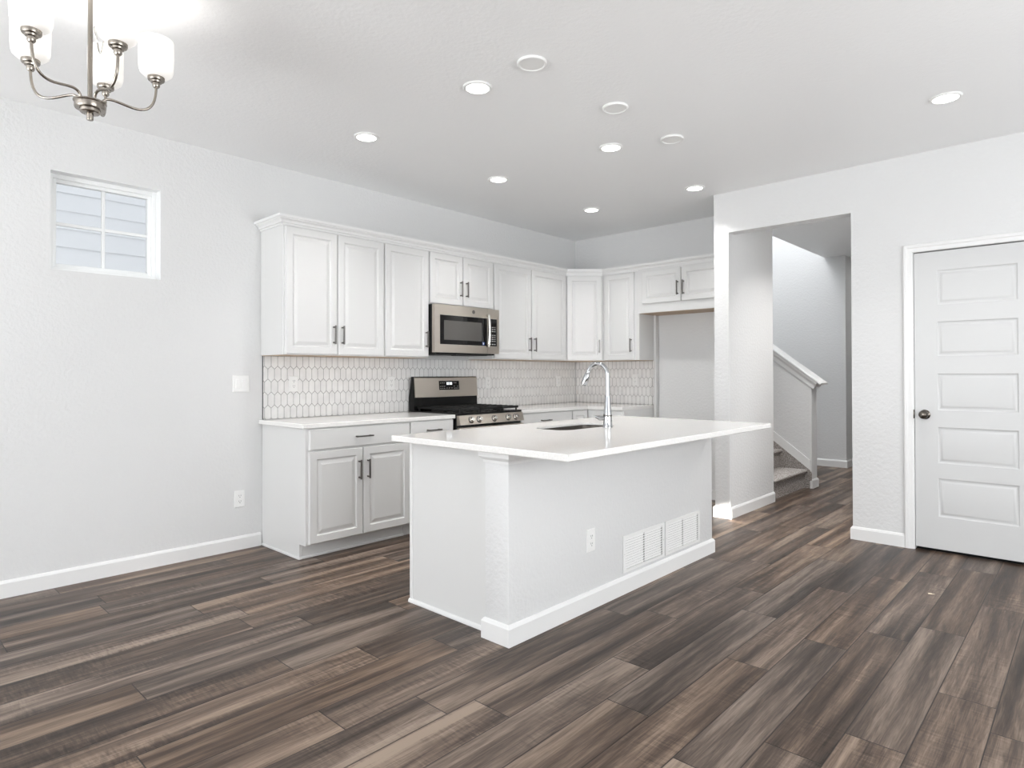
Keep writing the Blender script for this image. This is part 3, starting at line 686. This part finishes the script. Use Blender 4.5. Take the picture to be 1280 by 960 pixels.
# island top with a rounded cut-out for the sink
TX0, TX1, TY0, TY1 = 1.664, 2.842, -3.790, -1.665
def rrect(x0, x1, y0, y1, r, n=6):
    o = []
    for cx, cy, a0 in ((x1 - r, y1 - r, 0), (x0 + r, y1 - r, 90), (x0 + r, y0 + r, 180), (x1 - r, y0 + r, 270)):
        for i in range(n + 1):
            a = math.radians(a0 + 90*i/n); o.append((cx + r*math.cos(a), cy + r*math.sin(a)))
    return o
bm = BM()
def holed(z_top):
    def edges(ps, z):
        vs = [bm.verts.new((p[0], p[1], z)) for p in ps]; return vs, [bm.edges.new((vs[i], vs[(i+1) % len(vs)])) for i in range(len(vs))]
    e_ = 0.003
    for z in (CT, CB):
        g_ = 0.0 if z == CT else 0.02
        o_, eo = edges([(TX0 + e_, TY0 + e_), (TX1 - e_, TY0 + e_), (TX1 - e_, TY1 - e_), (TX0 + e_, TY1 - e_)], z); i_, ei = edges(rrect(SX0 - g_, SX1 + g_, SY0 - g_, SY1 + g_, SR + g_), z)
        bmesh.ops.triangle_fill(bm, use_beauty=True, use_dissolve=False, edges=eo + ei)
        yield o_, i_
(o1, i1), (o2, i2) = list(holed(CT))
def mid(z): return [bm.verts.new((x, y, z)) for x, y in ((TX0, TY0), (TX1, TY0), (TX1, TY1), (TX0, TY1))]
m1, m2 = mid(CT - 0.003), mid(CB + 0.003)
i3 = [bm.verts.new((x, y, CT - 0.011)) for x, y in rrect(SX0 - 0.02, SX1 + 0.02, SY0 - 0.02, SY1 + 0.02, SR + 0.02)]
i4 = [bm.verts.new((x, y, CT - 0.011)) for x, y in rrect(SX0, SX1, SY0, SY1, SR)]
for a, b in ((o1, m1), (m1, m2), (m2, o2), (i1, i4), (i4, i3), (i3, i2)):
    for i in range(len(a)): bm.faces.new((a[i], a[(i+1) % len(a)], b[(i+1) % len(a)], b[i]))
tag(obj('island_countertop', bm, 'quartz', at=(2.25, -2.7, CB), smooth=False), 'glossy white quartz slab on the kitchen island, with sink cut-out', 'countertop')
# undermount sink
t = thing('sink', 'stainless undermount sink bowl set into the island countertop', 'sink', (2.02, -2.68, 0.66))
bm = BM(); e_ = 0.006
def rr(x, z, r): return [(p[0], p[1], z) for p in rrect(SX0 - x, SX1 + x, SY0 - x, SY1 + x, max(r, 0.012))]
ST = CT - 0.0115
loft(bm, [rr(0.012, ST, SR + 0.012), rr(0.006, ST, SR), rr(0.004, ST - 0.008, SR), rr(-0.004, 0.70, SR), rr(-0.03, 0.675, SR*0.8), rr(-0.10, 0.668, 0.04)], cap0=False)
loft(bm, [rr(0.012, ST - 0.0006, SR + 0.012), rr(0.008, ST - 0.002, SR), rr(0.0, 0.695, SR), rr(-0.03, 0.670, SR*0.8), rr(-0.10, 0.664, 0.04)], cap0=False)
obj('bowl', bm, 'sink', t)
bm = BM(); lathe(bm, [(0.044, 0.667), (0.044, 0.671), (0.036, 0.672), (0.030, 0.669), (0.001, 0.669)], (2.02, -2.68, 0), 24); obj('drain', bm, 'chrome', t)
# faucet
FXc, FYc = 2.222, -2.610
t = thing('faucet', 'tall chrome gooseneck kitchen faucet standing behind the island sink', 'faucet', (FXc, FYc, CT))
bm = BM(); lathe(bm, [(0.030, CT + 0.0005), (0.030, CT + 0.004), (0.0275, CT + 0.010), (0.0265, CT + 0.040), (0.0265, CT + 0.060), (0.0235, CT + 0.085), (0.0165, CT + 0.175), (0.0145, CT + 0.190), (0.0145, CT + 0.192), (0.001, CT + 0.193)], (FXc, FYc, 0), 28); obj('body', bm, 'chrome', t)
sd = Vector((-0.97, -0.10, 0)).normalized(); R_ = 0.068; zc_ = 1.213
pts = [Vector((FXc, FYc, CT + 0.185)), Vector((FXc, FYc, 1.14)), Vector((FXc, FYc, 1.18))]
for i in range(0, 25):
    a = PI*i/24*0.90; pts.append(Vector((FXc, FYc, zc_)) + sd*(R_ - R_*math.cos(a)) + Vector((0, 0, R_*math.sin(a))))
bm = BM(); tube(bm, pts, 0.0125, 14); obj('gooseneck', bm, 'chrome', t)
bm = BM(); tv = (pts[-1] - pts[-2]).normalized(); p0 = pts[-1]
lathe(bm, [(0.0125, -0.004), (0.0145, 0.0), (0.0145, 0.010), (0.0135, 0.013), (0.0165, 0.018), (0.0215, 0.072), (0.0215, 0.084), (0.018, 0.088), (0.001, 0.088)], p0, 20, tv); obj('spray_head', bm, 'chrome', t)
ld = Vector((-0.75, -0.66, 0)).normalized(); c0 = Vector((FXc, FYc, CT + 0.055))
bm = BM(); tube(bm, [c0 + ld*0.02, c0 + ld*0.052], 0.013, 14); tube(bm, [c0 + ld*0.045, c0 + ld*0.052 + Vector((0, 0, 0.004)), c0 + ld*0.075 + Vector((0, 0, 0.010))], [0.011, 0.012, 0.006], 12); obj('lever', bm, 'chrome', t)
bm = BM(); lathe(bm, [(0.0268, CT + 0.066), (0.0275, CT + 0.068), (0.0275, CT + 0.073), (0.0262, CT + 0.076)], (FXc, FYc, 0), 28); obj('collar', bm, 'pull', t)

# ------------------------------------------------------------------ outlets, switch, vents
def plate(name, label, cat, c, N, w=0.072, h=0.117, kind='outlet', group=None):
    c, N = Vector(c), Vector(N); U = Vector((0, 0, 1)).cross(N).normalized()
    t = thing(name, label, cat, c, group)
    O = c - U*w/2 - Vector((0, 0, h/2))
    bm = BM(); panel_loops(bm, O, U, N, w, h, [(0, 0.0004), (0, 0.003), (0.004, 0.006)]); obj('cover_plate', bm, 'plastic', t, smooth=False)
    if kind == 'outlet':
        for s in (-1, 1):
            cc = c + Vector((0, 0, s*0.0195))
            bm = BM(); panel_loops(bm, cc - U*0.0165 - Vector((0, 0, 0.0135)), U, N, 0.033, 0.027, [(0, 0.0058), (0.001, 0.0078)]); r_ = obj('receptacle', bm, 'plastic', t, smooth=False)
            bm = BM()
            for du in (-0.0065, 0.0065): panel_loops(bm, cc + U*(du - 0.0012) - Vector((0, 0, 0.001)), U, N, 0.0024, 0.009, [(0, 0.0076), (0.0001, 0.0083)])
            panel_loops(bm, cc - U*0.0025 - Vector((0, 0, 0.0105)), U, N, 0.005, 0.005, [(0, 0.0076), (0.0005, 0.0083)]); obj('slots', bm, 'slot', r_, smooth=False)
    else:
        for du in (-0.023, 0.023):
            bm = BM(); panel_loops(bm, c + U*(du - 0.0165) - Vector((0, 0, 0.033)), U, N, 0.033, 0.066, [(0, 0.0058), (0.001, 0.0075), (0.003, 0.010)]); obj('rocker', bm, 'plastic', t, smooth=False)
    return t
PXn, NYn = (1, 0, 0), (0, -1, 0)
plate('light_switch', 'white double rocker light switch on the wall left of the backsplash', 'switch', (0, -3.857, 1.156), PXn, 0.116, 0.117, 'switch')
og = 'white wall outlets'
plate('outlet', 'white duplex outlet low on the left wall near the base cabinet', 'outlet', (0, -3.866, 0.353), PXn, group=og)
plate('outlet', 'white duplex outlet at the left end of the tile backsplash, below the end cabinet', 'outlet', (0.0077, -3.468, 1.150), PXn, group=og)
plate('outlet', 'white duplex outlet in the tile just left of the gas range', 'outlet', (0.0077, -2.585, 1.145), PXn, group=og)
plate('outlet', 'white duplex outlet in the tile just right of the gas range', 'outlet', (0.0077, -1.430, 1.135), PXn, group=og)
plate('outlet', 'white duplex outlet in the range-wall tile nearest the room corner', 'outlet', (0.0077, -0.330, 1.140), PXn, group=og)
plate('outlet', 'white duplex outlet in the back-wall tile, right of the faucet', 'outlet', (0.796, -0.0077, 1.155), NYn, group=og)
plate('outlet', 'white duplex outlet on the long side of the kitchen island', 'outlet', (IX1, -3.110, 0.355), PXn, group=og)
def vent(label, y0, y1, z0, z1):
    x = IX1; t = thing('return_vent', label, 'vent', (x, (y0+y1)/2, (z0+z1)/2), 'return air vents on the island')
    bm = BM(); w, h = y1 - y0, z1 - z0
    b_ = 0.024
    box(bm, x + 0.0004, x + 0.007, y0, y0 + b_, z0, z1, 0.002); box(bm, x + 0.0004, x + 0.007, y1 - b_, y1, z0, z1, 0.002)
    box(bm, x + 0.0004, x + 0.007, y0 + b_ - 0.003, y1 - b_ + 0.003, z0, z0 + b_*0.75, 0.002); box(bm, x + 0.0004, x + 0.007, y0 + b_ - 0.003, y1 - b_ + 0.003, z1 - b_*0.75, z1, 0.002)
    ym = (y0 + y1)/2; box(bm, x + 0.0004, x + 0.0058, ym - 0.001, ym + 0.003, z0 + 0.018, z1 - 0.018, 0.001)
    obj('frame', bm, 'plastic', t, smooth=False)
    bm = BM(); box(bm, x + 0.0004, x + 0.001, y0 + 0.01, y1 - 0.01, z0 + 0.01, z1 - 0.01); obj('duct_shadow_gap', bm, 'slot', t, smooth=False)
    n = 12
    for ya, yb in ((y0 + b_, ym - 0.001), (ym + 0.003, y1 - b_)):
        for k in range(n):
            zc = z0 + b_*0.75 + (h - 1.5*b_)*(k + 0.5)/n; hp = (h - 1.5*b_)/n
            bm = BM(); prism(bm, [(x + 0.001, zc + hp*0.36), (x + 0.0018, zc + hp*0.48), (x + 0.0058, zc - hp*0.22), (x + 0.0050, zc - hp*0.36)], 'y', ya - 0.001, yb - 0.013); prism(bm, [(x + 0.001, zc + hp*0.30), (x + 0.0055, zc + hp*0.30), (x + 0.0055, zc - hp*0.06), (x + 0.001, zc - hp*0.06)], 'y', yb - 0.0135, yb + 0.001); obj('louver', bm, 'plastic', t, smooth=False)
    bm = BM()
    for y in (y0 + 0.012, y1 - 0.012): lathe(bm, [(0.0035, 0.0065), (0.003, 0.0078), (0.0005, 0.008)], (x, y, (z0+z1)/2), 10, (1, 0, 0))
    obj('screw', bm, 'mark', t)
vent('left white louvered vent low on the island side, nearer the outlet', -2.812, -2.362, 0.112, 0.318)
vent('right white louvered vent low on the island side, nearer the far end', -2.346, -1.900, 0.112, 0.318)

# ------------------------------------------------------------------ ceiling fixtures
def downlight(label, x, y):
    t = thing('recessed_light', label, 'ceiling light', (x, y, H), 'recessed ceiling lights')
    bm = BM(); lathe(bm, [(0.079, H - 0.0005), (0.079, H - 0.004), (0.074, H - 0.009), (0.062, H - 0.008), (0.060, H - 0.003), (0.060, H - 0.0005)], (x, y, 0), 36, caps=(False, False)); obj('trim_ring', bm, 'plastic', t)
    bm = BM(); lathe(bm, [(0.061, H - 0.003), (0.060, H - 0.0055), (0.040, H - 0.0085), (0.001, H - 0.009)], (x, y, 0), 36); obj('lens', bm, 'lens', t)
    d = bpy.data.lights.new('lamp', 'AREA'); d.shape = 'DISK'; d.size = 0.11; d.spread = math.radians(105); d.energy = DOWNLIGHT_W; d.color = LAMP
    o = bpy.data.objects.new('lamp', d); COL.objects.link(o); o.parent = t; o.location = (0, 0, -0.012)
    return t
d0 = downlight('lit recessed ceiling light over the island, just left of the near ceiling disc', 1.990, -3.470)
for lab, x, y in (('lit recessed ceiling light nearest the left wall, over the end of the counter', 0.968, -3.476),
                  ('lit recessed ceiling light in front of the cabinets above the microwave', 0.970, -2.265),
                  ('lit recessed ceiling light over the island sink, just past the middle ceiling disc', 2.004, -2.241),
                  ('lit recessed ceiling light farthest back, nearest the corner cabinet', 0.960, -1.015),
                  ('lit recessed ceiling light beside the stub wall by the refrigerator space', 1.981, -0.990),
                  ('lit recessed ceiling light alone at the right, in front of the white door', 3.785, -1.608)):
    dup(d0, (x, y, H), lab)
def disc(label, x, y):
    bm = BM(); lathe(bm, [(0.074, H - 0.0005), (0.074, H - 0.009), (0.070, H - 0.013), (0.064, H - 0.013), (0.060, H - 0.0095), (0.001, H - 0.0095)], (x, y, 0), 36)
    return tag(obj('ceiling_disc', bm, 'plastic', at=(x, y, H)), label, 'cover plate', 'white blank discs on the ceiling')
q = disc('white blank ceiling disc nearest the camera, at the top of the view', 2.377, -3.474)
for lab, x, y in (('white blank ceiling disc in the middle of the row of three', 2.383, -2.758), ('white blank ceiling disc farthest from the camera in the row', 2.383, -2.103)):
    c = q.copy(); COL.objects.link(c); c.location = (x, y, H); c['label'] = lab

# chandelier
CX, CYc, HZ = 1.585, -5.131, 2.241
t = thing('chandelier', 'brushed nickel five-arm chandelier with lit white glass shades', 'chandelier', (CX, CYc, HZ))
bm = BM(); lathe(bm, [(0.001, HZ - 0.050), (0.0105, HZ - 0.050), (0.0115, HZ - 0.047), (0.0115, HZ - 0.026), (0.030, HZ - 0.024), (0.034, HZ - 0.020), (0.035, HZ - 0.010), (0.049, HZ - 0.009), (0.051, HZ - 0.005), (0.051, HZ + 0.012), (0.055, HZ + 0.016), (0.055, HZ + 0.020), (0.030, HZ + 0.024), (0.012, HZ + 0.030), (0.001, HZ + 0.030)], (CX, CYc, 0), 32); obj('hub', bm, 'nickel', t)
bm = BM(); lathe(bm, [(0.0085, HZ + 0.025), (0.0085, H - 0.02)], (CX, CYc, 0), 16); obj('rod', bm, 'nickel', t)
bm = BM(); lathe(bm, [(0.060, H - 0.0005), (0.060, H - 0.006), (0.050, H - 0.018), (0.014, H - 0.024), (0.001, H - 0.024)], (CX, CYc, 0), 28); obj('canopy', bm, 'nickel', t)
bm = BM(); pts = []
for i in range(25):
    a = 2*PI*i/24; pts.append((CX + 0.045 + 0.030*math.cos(a*1.5), CYc + 0.02 + 0.020*math.sin(a), HZ + 0.245 + 0.045*math.sin(a*1.5)))
tube(bm, pts, 0.0022, 6); obj('wire', bm, 'steel2', t)
CR, CZ = 0.222, 0.150
for k in range(5):
    a = math.radians(225 - 72*k); d = Vector((math.cos(a), math.sin(a), 0)); c = Vector((CX, CYc, HZ))
    p = bez(c + d*0.036 + Vector((0, 0, 0.014)), c + d*0.042 + Vector((0, 0, 0.060)), c + d*0.075 + Vector((0, 0, 0.046)), c + d*0.125 + Vector((0, 0, 0.036)), 12)
    p += bez(c + d*0.125 + Vector((0, 0, 0.036)), c + d*0.190 + Vector((0, 0, 0.022)), c + d*CR + Vector((0, 0, 0.050)), c + d*CR + Vector((0, 0, CZ - 0.008)), 12)[1:]
    bm = BM(); tube(bm, p, 0.0052, 10); arm = obj('arm', bm, 'nickel', t)
    e = c + d*CR + Vector((0, 0, CZ))
    bm = BM(); lathe(bm, [(0.001, -0.014), (0.010, -0.014), (0.0135, -0.008), (0.0135, 0.004), (0.020, 0.006), (0.0215, 0.012), (0.029, 0.014), (0.031, 0.018), (0.031, 0.028), (0.001, 0.029)], e, 24); obj('cup', bm, 'nickel', arm)
    bm = BM(); lathe(bm, [(0.026, 0.0285), (0.046, 0.033), (0.058, 0.044), (0.0625, 0.060), (0.0645, 0.120), (0.0640, 0.175), (0.0625, 0.178), (0.0610, 0.175), (0.0610, 0.120), (0.059, 0.062), (0.054, 0.048), (0.044, 0.0375), (0.026, 0.0335)], e, 28, caps=(False, False)); obj('shade', bm, 'shade', arm)
    bm = BM(); lathe(bm, [(0.012, 0.029), (0.012, 0.060), (0.020, 0.075), (0.028, 0.095), (0.026, 0.118), (0.012, 0.130), (0.001, 0.131)], e, 16); obj('bulb', bm, 'lens', arm)
    ld_ = bpy.data.lights.new('bulb_light', 'POINT'); ld_.energy = 0.40; ld_.color = LAMP; ld_.shadow_soft_size = 0.03
    o = bpy.data.objects.new('bulb_light', ld_); COL.objects.link(o); o.parent = t; o.location = d*CR + Vector((0, 0, CZ + 0.15))

# ------------------------------------------------------------------ staircase beyond the opening
t = thing('staircase', 'carpeted grey-brown stairs rising left beyond the hall opening', 'staircase', (2.09, 0.76, 0))
RISE, RUN, X1 = 0.196, 0.259, 2.092; SYA, SYB = 0.318, 1.248
for k in range(9):
    xr = X1 - RUN*k; zt = RISE*(k + 1); bm = BM()
    box(bm, xr - RUN - 0.02, xr, SYA, SYB, max(0.0, zt - RISE - 0.02) if k else 0.0005, zt - 0.02)
    pr = [(xr - RUN - 0.01, zt - 0.032), (xr + 0.012, zt - 0.034)] + [(xr + 0.014 + 0.019*math.sin(PI*i/6), zt - 0.016 - 0.017*math.cos(PI*i/6)) for i in range(7)] + [(xr - RUN - 0.01, zt)]
    prism(bm, pr, 'y', SYA, SYB); obj('step', bm, 'carpet', t)
sl = RISE/RUN
def zline(x, z0): return z0 + (X1 - x)*sl
bm = BM(); prism(bm, [(2.165, 0.001), (2.165, 0.16), (2.125, 0.225), (0.2, zline(0.2, 0.240)), (0.2, zline(0.2, -0.1)), (2.05, 0.001)], 'y', SYB + 0.0005, SYB + 0.012); obj('carpeted_stringer', bm, 'carpet', t, smooth=False)
bm = BM(); prism(bm, [(2.108, 0.0005), (2.108, 0.20), (2.09, 0.25), (0.2, zline(0.2, 0.25)), (0.2, zline(0.2, -0.1)), (2.0, 0.0005)], 'y', 0.2965, 0.317); obj('skirt_board', bm, 'trim', t, smooth=False)
# sloping half wall with its cap rail
bm = BM(); HX = 2.165
prism(bm, [(HX, 0), (HX, 1.105), (0.2, 1.105 + (HX - 0.2)*sl), (0.2, 0)], 'y', 1.261, 1.425)
t = struct('wall_stair', bm, 'wall')
bm = BM()
prism(bm, [(2.146, 0.195), (2.146, 0.300), (0.2, 0.300 + (2.146 - 0.2)*sl), (0.2, 0.200 + (2.146 - 0.2)*sl)], 'y', 1.2605, 1.247)
struct('trim_2', bm, 'trim')
bm = BM(); base_path(bm, [(2.15, 1.261), (HX, 1.261), (HX, 1.425), (1.3, 1.425)]); struct('baseboard_stair', bm, 'trim')
t = thing('cap_rail', 'white sloping cap rail on top of the stair half wall', 'rail', (HX, 1.34, 1.11))
dsl = Vector((-1, 0, sl)).normalized(); nsl = Vector((sl, 0, 1)).normalized()
bm = BM(); p0 = Vector((HX + 0.020, 0, 1.105 - 0.020*sl)); p1 = p0 + dsl*2.4
loft(bm, [[p + nsl*h_ + Vector((0, y, 0)) for y, h_ in ((1.222, 0.052), (1.218, 0.060), (1.222, 0.072), (1.464, 0.072), (1.468, 0.060), (1.464, 0.052))] for p in (p0 + dsl*(-0.055), p1)]); obj('top_board', bm, 'trim', t, smooth=False)
bm = BM(); loft(bm, [[p + nsl*h_ + Vector((0, y, 0)) for y, h_ in ((1.2605, -0.030), (1.250, -0.028), (1.248, 0.010), (1.228, 0.034), (1.226, 0.0515), (1.460, 0.0515), (1.458, 0.034), (1.438, 0.010), (1.436, -0.028), (1.4255, -0.030), (1.4255, 0.001), (1.2605, 0.001))] for p in (p0 + dsl*(-0.020), p1)]); obj('bed_moulding', bm, 'trim', t, smooth=False)

# pale scrap on the floor
bm = BM(); box(bm, -0.010, 0.010, -0.006, 0.006, 0.0003, 0.004, 0.001); box(bm, 0.013, 0.020, -0.004, 0.003, 0.0003, 0.003, 0.001)
o = finish(bm, 'wood_chip', 'scrap', None, Vector((0, 0, 0)), False); o.location = (3.705, -1.668, 0); o.rotation_euler = (0, 0, 0.5); tag(o, 'tiny pale chip lying on the plank floor in front of the white door', 'debris')
